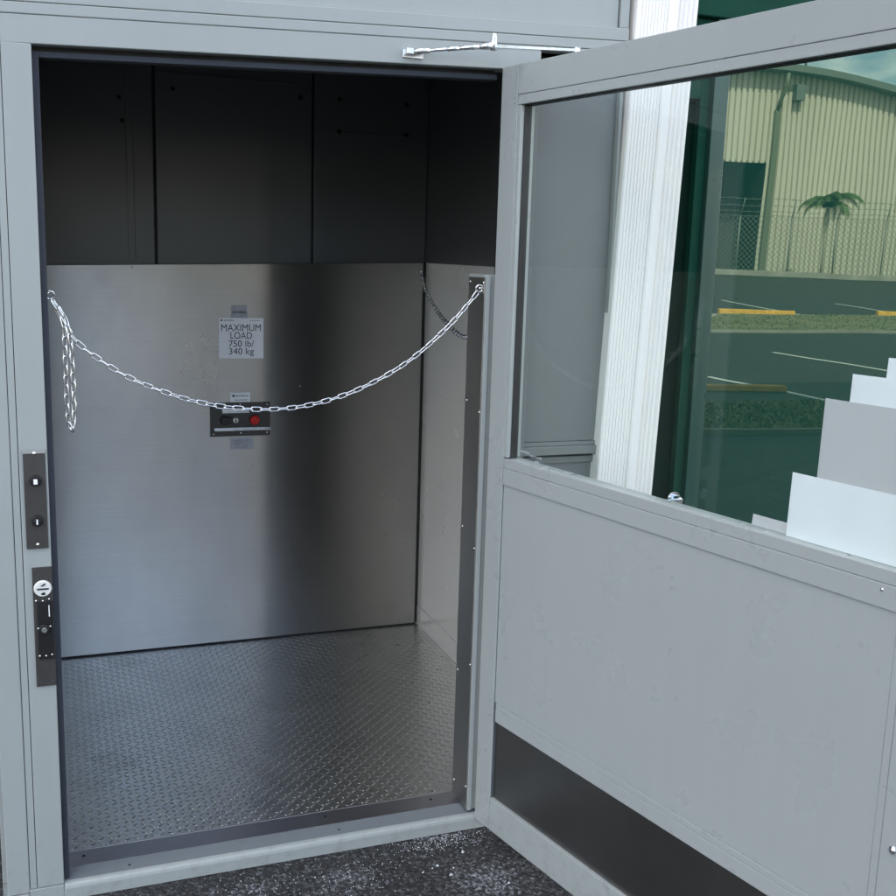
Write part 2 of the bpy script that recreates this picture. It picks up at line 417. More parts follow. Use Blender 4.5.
# upper rear liner panels with dark joints, fixing dimples and stiffener folds
mb = MB()
yb = DEP+.012
for (a, b_) in ((-.0995, .395), (.405, .991), (1.001, XR-.002)):
    mb.box(a, b_, yb, yb+.02, 1.45, 2.575, .0015)
epart(mb, 'rear_liner', LINER)
mb = MB(); mb.box(-.0995, XR, yb+.022, yb+.03, 1.40, 2.575, 0); epart(mb, 'joint_backing', GASKET)
DSCREW = simple('dark_screw', (.03, .03, .03), .3, metal=1)
for (x, z) in ((.47, 2.155), (.945, 2.16), (1.10, 2.165), (1.375, 2.165), (1.10, 2.045), (1.375, 2.05), (.28, 2.11), (.29, 2.03)):
    mb = MB(); mb.cyl((x, yb-.001, z), (x, yb-.0045, z), .009, .008, 12); epart(mb, 'fixing_screw', DSCREW)
mb = MB()
mb.box(1.085, 1.39, yb-.003, yb, 2.04, 2.046, .0005); mb.box(.300, .304, yb-.003, yb, 1.53, 2.575, .0005); mb.box(.325, .327, yb-.003, yb, 1.53, 2.05, .0005)
mb.box(.405, .991, yb-.004, yb, 2.205, 2.212, .0005)
epart(mb, 'stiffener', LINER)
# right shaft wall: upper dark liner, lower glossy pale wall
mb = MB(); mb.box(XR, XR+.03, .061, DEP+.06, 1.550, 2.575, .001); epart(mb, 'wall_liner', LINER)
mb = MB(); mb.box(XR, XR+.03, .061, DEP+.06, 1.034, 1.549, .001)
mb.box(XR, XR+.03, .061, DEP+.06, .085, 1.026, .001); mb.box(XR+.002, XR+.03, .061, DEP+.06, 1.024, 1.036, 0)
mb.box(XR-.002, XR+.03, .061, DEP+.06, -.01, .084, .001)
epart(mb, 'right_wall', WALLGREY)
mb = MB(); mb.box(XR+.031, XR+.045, .061, 1.75, -.01, 2.66, 0); epart(mb, 'outer_side_wall', PAINT)
# sill: rounded nose, flat tread, plinth
nose = [(.070, -.012), (.070, 0.000), (.012, 0.000), (.004, -.002), (-.001, -.007), (-.003, -.014), (-.003, -.044), (.07, -.044)]
mb = MB(); mb.prism(nose, 'x', 0.0, 1.20, .0008); epart(mb, 'sill', PAINT)
mb = MB(); mb.box(-.133, -.0815, -.004, .06, -.044, -.0112, .001); mb.box(-.0805, -.0005, -.003, .06, -.044, -.0015, .001)
mb.box(-.145, -.13, .06, 1.75, -.044, -.0112, 0)
epart(mb, 'plinth', PAINT)
mb = MB(); mb.box(.002, 1.19, .0125, .070, -.004, .0006, .0003); epart(mb, 'sill_tread', paint_mat('dark_sill_paint', (.20, .225, .24)))  # tread in a darker blue-grey than the nose
for x in (.16, .72):
    mb = MB(); mb.cyl((x, .035, .0001), (x, .035, .0012), .004, .0035, 10); epart(mb, 'sill_screw', GASKET)

# ---- switch plates on the left jamb (bolted on: parts of the enclosure)
sw = MB().box(-.0530, -.0050, -.005, .0, .876, 1.112, .001).build('call_station', BLACKPLATE, enc, M=ENCM)
mb = MB(); mb.box(-.0535, -.0045, -.0056, -.0050, 1.104, 1.113, 0); mb.build('edge_trim', SATIN, sw)
for z in (1.104, .886):
    mb = MB(); mb.dome((-.0285, -.005, z), (0, -1, 0), .0042, .003); mb.build('screw', RIVET, sw)
for z, w_ in ((1.040, .0042), (.944, .0016)):
    mb = MB(); mb.cyl((-.0275, -.005, z), (-.0275, -.013, z), .0135, .0125, 24, bev=.001); mb.cyl((-.0275, -.012, z), (-.0275, -.021, z), .0088, .0080, 20, bev=.001)
    k = mb.build('push_button', BLACK, sw)
    mb = MB(); mb.box(-.0275-w_, -.0275+w_, -.0222, -.0209, z-.006, z+.006, .0003); mb.build('button_mark', LABEL, k)
for ch in sw.children_recursive: ch.data.transform(ENCM) if ch.type == 'MESH' else None
lk = MB().box(-.0440, .0005, -.004, .0, .532, .830, .001).build('lock_plate', BLACKPLATE, enc, M=ENCM)
mb = MB(); mb.cyl((-.0215, -.004, .778), (-.0215, -.010, .778), .0205, .0190, 32, bev=.0012); a_ = mb.build('key_dial', WHITEP, lk)
mb = MB(); mb.box(-.0345, -.0085, -.0116, -.0100, .7762, .7798, .0003)
mb.prism([(-.0265, .786), (-.016, .792), (-.0155, .7885), (-.022, .7845)], 'y', -.0112, -.0100, 0)
mb.prism([(-.0265, .767), (-.018, .7705), (-.0155, .764), (-.024, .7635)], 'y', -.0112, -.0100, 0); mb.build('dial_mark', BLACK, a_)
mb = MB(); mb.box(-.0360, -.0015, -.010, -.004, .603, .748, .0015); c_ = mb.build('lock_body', BLACK, lk)
mb = MB(); mb.cyl((-.0215, -.010, .678), (-.0215, -.016, .678), .0135, .012, 24, bev=.001); k_ = mb.build('lock_cylinder', BLACK, c_)
mb = MB(); mb.cyl((-.0215, -.0155, .678), (-.0215, -.0175, .678), .0065, .006, 16); mb.box(-.0195, -.0180, -.0185, -.0174, .672, .683, 0); mb.build('keyway', SATIN, lk)
mb = MB(); mb.box(-.0105, -.0085, -.0106, -.0100, .709, .737, 0); mb.build('indicator_mark', LABEL, lk)
for (x, z) in ((-.0375, .750), (-.0225, .7485), (-.0085, .752), (-.035, .681), (-.008, .684), (-.034, .612), (-.020, .611), (-.0065, .613), (-.0385, .821), (-.0325, .541), (-.006, .542)):
    mb = MB(); mb.dome((x, -.0098 if .60 < z < .76 else -.004, z), (0, -1, 0), .0026, .0022, 10, 3); mb.build('screw', RIVET if .60 < z < .76 else BLACKPLATE, lk)
for ch in lk.children_recursive: ch.data.transform(ENCM)

# ================================================================== THE LIFT CAR
car = thing('lift_platform', 'open platform car with brushed steel back panel and diamond plate floor inside the enclosure', 'lift platform', (.7, .85, 0))
CM = Matrix.Translation((-.7, -.85, 0))
def cpart(mb, name, mat, parent=None, **k): return mb.build(name, mat, parent or car, M=CM, **k)
# diamond plate
mb = MB(); mb.box(-.095, XR-.004, .145, DEP-.012, -.012, 0.0, 0)
P = .0225
nx = int((XR-.004+.095)/P); ny = int((DEP-.012-.150)/P)
for i in range(nx):
    for j in range(ny):
        cx = -.095+P*(i+.5); cy = .150+P*(j+.5)
        a = math.radians(42) if (i+j) % 2 else math.radians(-42)
        ca, sa = math.cos(a), math.sin(a)
        L2, w2, h = .0110, .0033, .0011
        ring = [(-L2, 0), (-L2*.45, -w2), (L2*.45, -w2), (L2, 0), (L2*.45, w2), (-L2*.45, w2)]
        top = [(-L2*.75, 0), (L2*.75, 0)]
        vs = [(cx+u*ca-v*sa, cy+u*sa+v*ca, .0002) for u, v in ring]+[(cx+u*ca-v*sa, cy+u*sa+v*ca, h) for u, v in top]
        mb._add(vs, [(0, 1, 6), (1, 2, 7, 6), (2, 3, 7), (3, 4, 7), (4, 5, 6, 7), (5, 0, 6)])
def floor_mat():
    m, nt, out = new_mat('diamond_plate_steel'); b = N(nt, 'ShaderNodeBsdfPrincipled')
    b.inputs['Metallic'].default_value = 1
    v = coords(nt)
    dirt = ramp(nt, noise(nt, v, 5, 6, .65), [(.32, (.72, .71, .69)), (.62, (.82, .81, .785))])
    spot = ramp(nt, noise(nt, v, 2.4, 3), [(.30, g3(.80)), (.40, g3(1))])
    mx = N(nt, 'ShaderNodeMix', data_type='RGBA', blend_type='MULTIPLY'); mx.inputs[0].default_value = 1
    nt.links.new(dirt, mx.inputs[6]); nt.links.new(spot, mx.inputs[7]); nt.links.new(mx.outputs[2], b.inputs['Base Color'])
    nt.links.new(ramp(nt, noise(nt, v, 14, 5), [(.3, g3(.27)), (.7, g3(.35))]), b.inputs['Roughness'])
    bp = N(nt, 'ShaderNodeBump'); bp.inputs['Strength'].default_value = .15; bp.inputs['Distance'].default_value = .001
    nt.links.new(noise(nt, v, 260, 3), bp.inputs['Height']); nt.links.new(bp.outputs[0], b.inputs['Normal'])
    nt.links.new(b.outputs[0], out.inputs[0]); return m
cpart(mb, 'floor_plate', floor_mat())
# threshold strip with two flat screws
mb = MB(); mb.box(-.06, 1.128, .0725, .1445, -.014, -.0005, .0012); t_ = cpart(mb, 'threshold_plate', THRESH, uvdir='x')
for (x) in (.05, .70, 1.02):
    mb = MB(); mb.cyl((x, .115, -.0004), (x, .115, .0010), .0045, .004, 12); cpart(mb, 'screw', GASKET, t_)
# back panel (top edge rises a touch to the right as fitted)
zt = lambda x: 1.505+.0315*(x-.02)
mb = MB(); xa, xb = -.090, 1.4545
mb.prism([(xa, .0065), (xb, .0065), (xb, zt(xb)), (xa, zt(xa))], 'y', DEP-.010, DEP+.004, .0012)
back = cpart(mb, 'back_panel', STEEL, uvdir='z')
for x in (.31, .74, 1.27):
    mb = MB(); mb.dome((x, DEP-.010, zt(x)-.009), (0, -1, 0), .0035, .002, 10, 3); cpart(mb, 'screw', RIVET, back)
mb = MB(); mb.cyl((.945, DEP-.010, 1.05), (.945, DEP-.0115, 1.05), .0035, .003, 10); cpart(mb, 'screw', RIVET, back)
mb = MB(); mb.box(xb+.0005, XR-.001, DEP-.004, DEP+.004, .010, 1.552, 0); cpart(mb, 'corner_gap', GASKET)
mb = MB(); mb.box(xa, xb, DEP-.012, DEP-.0105, .0002, .0060, 0); cpart(mb, 'floor_seal', GASKET)
# entry post: dark steel cheek, pale edge, rivets
mb = MB(); mb.box(1.0905, 1.0925, .012, .124, .010, 1.527, .0004); p_ = cpart(mb, 'post_cheek', STEEL_D, uvdir='z')
for (y, z) in ((.020, 1.515), (.115, 1.515), (.019, 1.17), (.112, 1.19), (.112, .83), (.019, .79), (.020, .45), (.112, .40), (.019, .08), (.112, .055)):
    mb = MB(); mb.dome((1.0905, y, z), (-1, 0, 0), .0036, .0025, 10, 3); cpart(mb, 'rivet', RIVET, p_)
mb = MB(); mb.box(1.0930, 1.1050, .006, .125, .010, 1.532, .001); mb.box(1.1055, 1.138, .012, .125, .010, 1.530, .001); mb.box(1.0905, 1.138, .012, .125, 1.528, 1.536, .0008); cpart(mb, 'post_body', PAINT)

yf = DEP-.0112
# sign and stickers on the back panel
def plate(x0, x1, z0, z1, name, mat, th=.0012, par=back):
    m_ = MB(); m_.box(x0, x1, yf-th, yf, z0, z1, .0002); return cpart(m_, name, mat, par)
def words(txt, size, x, z, par, y, **k):
    o = text_mesh(txt, size, CM @ facing_front(x, y, z), INK, 'lettering', par, **k); return o
cw = Matrix.Identity(4)
sg = plate(.625, .798, 1.163, 1.320, 'load_sign', LABEL)
ys = yf-.0014
words('MAXIMUM', .04, .7115, 1.2695, sg, ys, xs=(.153, .0265))
words('LOAD', .04, .7115, 1.2395, sg, ys, xs=(.083, .0260))
words('750 lb/', .04, .7120, 1.2085, sg, ys, xs=(.097, .0250))
words('340 kg', .04, .7120, 1.1790, sg, ys, xs=(.097, .0245))
words('SAVARIA', .0100, .664, 1.3075, sg, ys, xs=1.0)
mb = MB(); mb.box(.632, .639, ys-.0002, ys, 1.3075, 1.3145, 0); cpart(mb, 'emblem', INK, sg)
mb = MB(); mb.box(.745, .787, ys-.0002, ys, 1.3095, 1.3107, 0); cpart(mb, 'rule_line', INK, sg)
tg_ = plate(.674, .735, 1.3205, 1.369, 'name_tag', LABEL_G)
words('SAVARIA', .0135, .7045, 1.338, tg_, ys, bold=.0004)
plt = plate(.5885, .824, .856, .990, 'control_plate', BLACKPLATE, .003)
st = plate(.667, .745, .9915, 1.029, 'small_sticker', LABEL, .0014)
words('SAVARIA', .0135, .713, 1.0115, st, yf-.0016)
mb = MB(); mb.box(.676, .684, yf-.0018, yf-.0014, 1.011, 1.021, 0); mb.box(.684, .735, yf-.0018, yf-.0014, .9985, 1.0005, 0); cpart(mb, 'emblem', INK, st)
lo = plate(.668, .757, .802, .8495, 'foil_sticker', LABEL_G, .0014)
mb = MB(); 
for k in range(5): mb.box(.676+.002*k, .745-.008*(k % 3), yf-.0017, yf-.0014, .838-.007*k, .8395-.007*k, 0)
cpart(mb, 'print_lines', simple('grey_print', (.2, .2, .22), .5), lo)
yp = yf-.003
mb = MB(); mb.cyl((.644, yp, .920), (.644, yp-.016, .920), .0180, .0165, 24, bev=.002); mb.cyl((.664, yp, .920), (.664, yp-.010, .920), .015, .014, 24, bev=.002); cpart(mb, 'push_button', BLACK, plt)
mb = MB(); mb.cyl((.686, yp, .921), (.686, yp-.014, .921), .0125, .0115, 24, bev=.0015); ky = cpart(mb, 'key_switch', CHROME, plt)
mb = MB(); mb.box(.6845, .6880, yp-.0150, yp-.0138, .913, .929, 0); cpart(mb, 'keyway', BLACK, ky)
mb = MB(); mb.cyl((.760, yp, .921), (.760, yp-.012, .921), .013, .013, 24); mb.cyl((.760, yp-.012, .921), (.760, yp-.024, .921), .0200, .0190, 28, bev=.004); cpart(mb, 'stop_button', RED, plt)
mb = MB(); mb.box(.604, .826, yp-.016, yp, .880, .8835, .0006); mb.box(.604, .826, yp-.0035, yp, .8840, .890, .0004); cpart(mb, 'ledge_strip', SATIN, plt)
mb = MB(); mb.box(.635, .740, yp-.012, yp, .9500, .9535, .0006); mb.box(.635, .74, yp-.0025, yp, .954, .968, .0004); cpart(mb, 'ledge_strip', SATIN, plt)
for (x, z) in ((.60, .980), (.706, .983), (.812, .981), (.602, .866), (.708, .868), (.812, .868)):
    mb = MB(); mb.dome((x, yp, z), (0, -1, 0), .0035, .002, 10, 3); cpart(mb, 'screw', RIVET, plt)

# ================================================================== THE DOOR
TH = .231
door = thing('lift_door', 'wide grey metal door swung fully open, large window above and dark kick plate below', 'door', (W+.0022, -.0073, 0), TH-math.pi/2)
# local frame: +x runs along the leaf, away from the hinge; +y is the outside of the leaf (away from the camera)
def dpart(mb, name, mat, parent=None, **k): return mb.build(name, mat, parent or door, **k)
DW = 1.335; T = .045
B = .0015
mb = MB(); mb.box(0, .0690, 0, T, -.0088, 2.054, .002); dpart(mb, 'stile', PAINT_DOOR)
mb = MB(); mb.box(1.2460, DW, 0, T, -.0088, 2.054, .002); dpart(mb, 'stile', PAINT_DOOR)
mb = MB(); mb.box(.0695, 1.2455, 0, T, 1.981, 2.0538, B); dpart(mb, 'top_rail', PAINT_DOOR)
mb = MB(); mb.box(.0695, 1.2455, .001, T, 1.957, 1.9802, .001); mb.box(.0695, .0825, .001, T, 1.0635, 1.956, .001); mb.box(1.2325, 1.2455, .001, T, 1.0635, 1.956, .001)
mb.box(.0695, 1.2455, .001, T, 1.0345, 1.0600, .001); dpart(mb, 'glazing_bead', PAINT_DOOR)
mb = MB(); mb.box(.0695, 1.2455, 0, T, .9885, 1.0337, B); dpart(mb, 'middle_rail', PAINT_DOOR)
mb = MB(); mb.box(.0700, 1.2290, .004, T-.004, .3730, .9880, .001); dpart(mb, 'door_panel', PAINT_DOOR)
mb = MB(); mb.box(.0700, 1.2450, .006, T-.005, .3200, .9884, 0); mb.box(.068, .0705, .003, T-.003, 0, 2.05, 0); mb.box(1.2445, 1.247, .003, T-.003, 0, 2.05, 0); mb.box(.07, 1.245, .005, T-.004, 1.0330, 1.0350, 0); mb.box(.07, 1.245, .005, T-.004, 1.980, 1.9815, 0); dpart(mb, 'joint_filler', simple('grey_joint_shadow_filler', (.10, .11, .12), .6))
mb = MB(); mb.box(1.2300, 1.2450, .002, T, .3710, .9880, .001); dpart(mb, 'panel_bead', PAINT_DOOR)
mb = MB(); mb.box(.0770, 1.2450, .001, T, .3190, .3560, .0012); mb.box(.0770, 1.2450, .002, T, .3566, .3725, .001); dpart(mb, 'lower_rail', PAINT_DOOR)
mb = MB(); mb.box(.0700, 1.2450, .010, T-.010, .0890, .3185, 0); dpart(mb, 'kick_plate', KICK, uvdir='x')
mb = MB(); mb.box(.0695, 1.2455, 0, T, -.0088, .0878, B); dpart(mb, 'bottom_rail', PAINT_DOOR)
mb = MB(); mb.box(.0800, 1.2350, .020, .026, 1.0560, 1.9600, 0); gl_ = dpart(mb, 'window_pane', GLASS)
mb = MB(); mb.box(.0828, .0850, .012, .034, 1.060, 1.957, 0); mb.box(.083, 1.2325, .012, .034, 1.955, 1.957, 0); dpart(mb, 'pane_gasket', GASKET)
# corner brackets with screws
for (z0, z1, zs) in ((1.952, 1.990, (1.974, 1.961)), (.985, 1.046, (1.031, .997)), (.318, .392, (.376, .330)), (.060, .090, (.079, .068))):
    for zz in zs:
        mb = MB(); mb.cyl((.056, .0001, zz), (.056, -.0009, zz), .0030, .0026, 10); dpart(mb, 'rail_screw', simple('painted_screw', (.2, .21, .22), .4))
    mb = MB(); mb.box(.050, .0692, -.0006, .0, z0, z1, .0002); dpart(mb, 'bracket', PAINT_DOOR)
mb = MB(); mb.dome((1.272, 0, .556), (0, -1, 0), .0085, .007, 16, 5); dpart(mb, 'latch_stud', CHROME)
mb = MB(); mb.dome((1.195, 0, 1.022), (0, -1, 0), .0035, .002, 10, 3); dpart(mb, 'rail_screw', RIVET)
# etched maker mark in the corner of the pane
etch = simple('etched_mark', (.42, .45, .45), .7)
for i, (tx, x, z, sz) in enumerate((('TEMPERED', .135, 1.083, .0085), ('SAFETY GLASS', .180, 1.078, .0075), ('ANSI', .185, 1.066, .008))):
    text_mesh(tx, sz, Matrix.Translation((x, .0192, z)) @ Matrix.Rotation(math.pi/2, 4, 'X'), etch, 'etched_mark', gl_)
# hinge knuckles
mb = MB()
for z in (.2, 1.0, 1.85): mb.cyl((-.006, .038, z), (-.006, .038, z+.1), .007, n=14)
dpart(mb, 'hinge', SATIN)

# closer: arm in two pieces joined by an elbow, shoe on the header and body on the far side of the leaf
cl = thing('door_closer', 'shiny folding closer arm above the doorway, elbow near the hinge corner', 'door closer', (.86, -.01, 2.07))
CLM = Matrix.Translation((-.86, .01, -2.07))
shoe = Vector((.862, -.016, 2.068)); elb = Vector((1.052, -.085, 2.088)); bodyp = Vector((1.262, -.115, 2.088))
mb = MB(); mb.box(.846, .898, -.006, .0, 2.055, 2.074, .001); mb.box(.850, .878, -.022, -.006, 2.060, 2.076, .003); mb.build('shoe', SATIN, cl, M=CLM)
mb = MB(); a0 = shoe+Vector((.008, -.002, 0)); d = (elb-a0)
mb.cyl(a0, a0+d*.2, .0085, .006, 14); mb.cyl(a0+d*.15, a0+d*.62, .0042, n=12); mb.cyl(a0+d*.42, a0+d*.56, .0056, n=12); mb.cyl(a0+d*.56, a0+d*.82, .0050, .0062, 12); mb.cyl(a0+d*.82, a0+d*.97, .0062, .010, 12)
mb.build('fore_arm', CHROME, cl, M=CLM)
mb = MB(); mb.cyl(elb+Vector((0, 0, -.012)), elb+Vector((0, 0, .024)), .0085, .0075, 18, bev=.002); mb.dome(elb+Vector((0, 0, .024)), (0, 0, 1), .0065, .006); mb.build('elbow', CHROME, cl, M=CLM)
mb = MB(); e2 = elb+Vector((0, 0, -.006)); dx = (bodyp-e2).normalized(); sd = dx.cross(Vector((0, 0, 1))).normalized()
q = [e2+sd*.011, e2-sd*.011, bodyp-sd*.008, bodyp+sd*.008]
zz = Vector((0, 0, .006)); mb._add([tuple(p) for p in q]+[tuple(p+zz) for p in q], [(0, 1, 2, 3), (7, 6, 5, 4), (0, 4, 5, 1), (1, 5, 6, 2), (2, 6, 7, 3), (3, 7, 4, 0)])
mb.build('main_arm', CHROME, cl, M=CLM)
mb = MB(); mb.cyl(bodyp+Vector((0, 0, -.02)), bodyp+Vector((0, 0, .010)), .010, n=16); mb.box(1.225, 1.275, -.36, -.10, 2.00, 2.064, .006); mb.build('closer_body', SATIN, cl, M=CLM)

# papers taped behind the pane
def card(x0, x1, z0, z1, y, mat, label, skew=0.0):
    o = MB(); o.prism([(x0, z0), (x1, z0), (x1, z1), (x0+skew, z1)], 'y', -.0004, .0004, 0)
    b_ = o.build('card_sheet', mat)
    b_.matrix_world = Matrix.Translation((W+.0022, -.0073, 0)) @ Matrix.Rotation(TH-math.pi/2, 4, 'Z') @ Matrix.Translation((0, y, 0))
    return tag(b_, label, 'card', 'blank cards stuck behind the door window')
card(.960, 1.2320, 1.061, 1.189, .0275, PAPER, 'white card lowest on the door window, widest and in front of the others', .003)
card(1.016, 1.2320, 1.150, 1.341, .0305, PAPER_G, 'pale grey card in the middle of the door window, above the widest white card', .003)
card(1.068, 1.2320, 1.30, 1.392, .0335, PAPER, 'white card directly above the large grey card on the door window', .002)
card(1.135, 1.2320, 1.36, 1.428, .0365, PAPER, 'small white card topmost at the right edge of the door window', .002)
card(.865, .972, 1.0605, 1.083, .0395, PAPER_G, 'narrow low grey card strip left of the widest white card', .002)

# ================================================================== CHAINS
def catmull(P, n=14):
    P = [Vector(p) for p in P]; Q = [P[0]*2-P[1]]+P+[P[-1]*2-P[-2]]; out = []
    for i in range(1, len(Q)-2):
        for k in range(n):
            t = k/n; a, b, c, d = Q[i-1], Q[i], Q[i+1], Q[i+2]
            out.append(.5*((2*b)+(c-a)*t+(2*a-5*b+4*c-d)*t*t+(3*b-a-3*c+d)*t**3))
    out.append(P[-1]); return out
def resample(path, step):
    out = [path[0]]; acc = 0; last = path[0]
    i = 1
    while i < len(path):
        seg = (path[i]-last).length
        if acc+seg >= step:
            last = last+(path[i]-last)*((step-acc)/seg); out.append(last); acc = 0
        else: acc += seg; last = path[i]; i += 1
    return out
PITCH = .0225
def link_mesh():
    m_ = MB(); L, wd, r = .0152-.0018, .0068-.0018+.0005, .00185
    pts = []
    for k in range(9):
        t = -math.pi/2+math.pi*k/8; pts.append((L-wd+wd*math.cos(t), wd*math.sin(t), 0))
    for k in range(9):
        t = math.pi/2+math.pi*k/8; pts.append((-(L-wd)+wd*math.cos(t), wd*math.sin(t), 0))
    m_.tube(pts, r, 8, closed=True)
    o = m_.build('link', CHROME); me = o.data; bpy.data.objects.remove(o); return me
LINK = link_mesh()
def lay(root, pts, roll0=0.3, ref=Vector((0, -1, 0)), k=1.0):
    base = Vector(root.location)
    for i in range(len(pts)-1):
        a, b = pts[i], pts[i+1]; c = (a+b)/2; d = (b-a).normalized()
        yv = (ref-d*ref.dot(d)); yv = yv.normalized() if yv.length > .05 else d.orthogonal().normalized()
        zv = d.cross(yv)
        ang = roll0+(math.pi/2 if i % 2 else 0)+random.uniform(-.22, .22)
        y2 = yv*math.cos(ang)+zv*math.sin(ang); z2 = d.cross(y2)
        M = Matrix((d, y2, z2)).transposed().to_4x4(); M = M @ Matrix.Scale(k, 4); M.translation = c-base
        o = bpy.data.objects.new('link', LINK); COL.objects.link(o); o.parent = root; o.matrix_local = M
def hook(root, c, ax, r=.0095):
    m_ = MB(); c = Vector(c)-Vector(root.location); ax = Vector(ax).normalized(); a = ax.orthogonal().normalized(); b = ax.cross(a)
    m_.tube([c+(a*math.cos(t)+b*math.sin(t))*r for t in [6.28318*k/20 for k in range(20)]], .0024, 8, closed=True)
    return m_.build('eye_ring', CHROME, root)
ch = thing('safety_chain', 'silver link chain slung across the lift doorway from jamb to post', 'chain', (.019, .030, 1.466))
hook(ch, (.019, .030, 1.466), (0, 1, .3)); hook(ch, (1.083, .030, 1.499), (0, 1, .2))
m_ = MB(); m_.cyl((-.017, 0, .004), (0, 0, .006), .003, n=10); m_.build('eye_bolt', RIVET, ch)
m_ = MB(); m_.cyl((1.062, 0, .034), (1.074, 0, .034), .003, n=10); m_.build('eye_bolt', RIVET, ch)
main = catmull([(.022, .03, 1.458), (.046, .03, 1.405), (.072, .03, 1.360), (.124, .03, 1.316), (.191, .03, 1.272), (.283, .03, 1.232), (.366, .03, 1.207), (.452, .03, 1.193), (.539, .03, 1.189), (.629, .03, 1.198), (.734, .03, 1.227), (.841, .03, 1.277), (.922, .03, 1.331), (1.003, .03, 1.403), (1.054, .03, 1.459), (1.080, .03, 1.491)])
lay(ch, resample(main, PITCH))
tail = catmull([(.024, .024, 1.455), (.046, .022, 1.405), (.047, .022, 1.34), (.047, .022, 1.25), (.049, .022, 1.17), (.054, .022, 1.150), (.061, .022, 1.170), (.063, .024, 1.25), (.061, .024, 1.33), (.055, .024, 1.395), (.03, .026, 1.452)])
lay(ch, resample(tail, PITCH), .8)
ch2 = thing('side_chain', 'thin silver chain hanging along the right side of the car, from the back corner', 'chain', (1.440, 1.530, 1.515))
hook(ch2, (1.440, 1.530, 1.515), (1, 0, .2), .008)
m_ = MB(); m_.cyl((0, .018, 0), (0, .004, 0), .003, n=10); m_.build('eye_bolt', RIVET, ch2)
side = catmull([(1.438, 1.522, 1.508), (1.405, 1.38, 1.452), (1.378, 1.25, 1.423), (1.325, 1.0, 1.379), (1.234, .6, 1.345), (1.195, .42, 1.340), (1.165, .30, 1.352), (1.140, .20, 1.395), (1.125, .135, 1.45)])
lay(ch2, resample(side, PITCH*1.15), .9, Vector((1, 0, 0)), 1.15)

# ================================================================== COLUMN AND SHOP FRONT
colm = thing('fluted_column', 'tall white fluted metal column between the lift and the green shop window', 'column', (1.415, -.01, GZ))
prof = []
x = 0.0
prof.append((0, .12)); prof.append((0, 0.004))
n1 = 9
for k in range(n1):
    x0 = .004+k*.0098
    prof += [(x0, .000), (x0+.0070, .000), (x0+.0078, .0026), (x0+.0092, .0026)]
xs_ = .004+n1*.0098
prof += [(xs_, -.003), (xs_+.004, -.006), (xs_+.026, -.006), (xs_+.029, -.003)]
x0 = xs_+.029
for k in range(4):
    a = x0+k*.0145
    prof += [(a, .000), (a+.0035, .006), (a+.0075, .006), (a+.0105, 0)]
xe = x0+4*.0145
prof += [(xe, .0), (xe+.004, .003), (xe+.004, .12)]
m_ = MB(); m_.prism(prof, 'z', 0, 8.3, 0)
LEAN = .0330
for v in m_.bm.verts: v.co.x += LEAN*(v.co.z+GZ)
m_.build('shaft', VINYL, colm)
m_ = MB(); m_.box(-.01, xe+.014, -.012, .125, 0, .10, .004); m_.build('base', VINYL, colm)

YG = .22; tilt = .0105
sf = thing('shop_window', 'dark green framed shop window of tinted glass mirroring the car park', 'shop window', (1.93, YG, GZ))
SM = Matrix.Translation((-1.93, -YG, -GZ))
Z0 = .10
m_ = MB(); ztp = 2.285
# big pane leans forward slightly; faintly bowed
def gy(z): return -(z-1.0)*tilt
m_.grid((1.925, YG, .1), (2.6, 0, 0), (0, 0, ztp-.1), 24, 16, lambda a, b: (0, gy(.1+b*(ztp-.1)), 0))
pane = m_.build('window_pane', TINT, sf, M=SM)
m_ = MB(); m_.box(1.875, 1.926, YG-.030, YG+.05, GZ, ztp, .002); m_.box(4.52, 4.575, YG-.03, YG+.05, GZ, ztp, .002); m_.box(1.926, 4.52, YG-.028, YG+.05, GZ, .10, .002); m_.build('window_frame', GREEN_L, sf, M=SM)
m_ = MB(); m_.box(1.842, 1.874, YG-.012, YG+.05, GZ, ztp, .002); m_.box(1.70, 1.842, YG-.012, YG+.05, 2.060, ztp, .002); m_.build('side_frame', GREEN, sf, M=SM)
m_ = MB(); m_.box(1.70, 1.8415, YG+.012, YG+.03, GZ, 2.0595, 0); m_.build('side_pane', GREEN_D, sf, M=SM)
m_ = MB(); m_.box(1.55, 9.0, YG-.04, YG+.06, ztp+.001, 3.1, .004); m_.build('header_panel', GREEN, sf, M=SM)
m_ = MB(); m_.cyl((1.845, YG-.012, .845), (1.845, YG-.05, .845), .017, .014, 20, bev=.002); m_.box(1.795, 1.85, YG-.052, YG-.042, .834, .856, .003); m_.cyl((1.845, YG-.013, .845), (1.845, YG-.018, .845), .026, .024, 24); m_.build('lock', CHROME, sf, M=SM)

# building carrying the shop front
bd = thing('shop_building', 'cream rendered building wall standing behind the lift and around the shop window', 'building', (0, 2, GZ))
BM_ = Matrix.Translation((0, -2, -GZ))
m_ = MB(); m_.box(4.58, 30, .26, .6, GZ, 8.0, 0); m_.box(1.48, 4.58, .30, .6, 3.1, 8, 0); m_.box(1.48, 1.60, .30, 2, GZ, 8, 0); m_.build('wall', STUCCO, bd, M=BM_)
m_ = MB(); m_.box(-30, 1.48, 1.80, 2.2, GZ, 8, 0); m_.build('unseen_dark_wing', WING, bd, M=BM_)
m_ = MB(); m_.box(-30, 30, 1.6, 12, 8.0, 8.15, 0); m_.box(1.3, 30, -.1, 1.6, 8.0, 8.15, 0); m_.build('roof', TRIMG, bd, M=BM_)
m_ = MB(); m_.box(1.60, 9, .9, .95, GZ, 3.1, 0); m_.build('inner_partition', GREEN_D, bd, M=BM_)

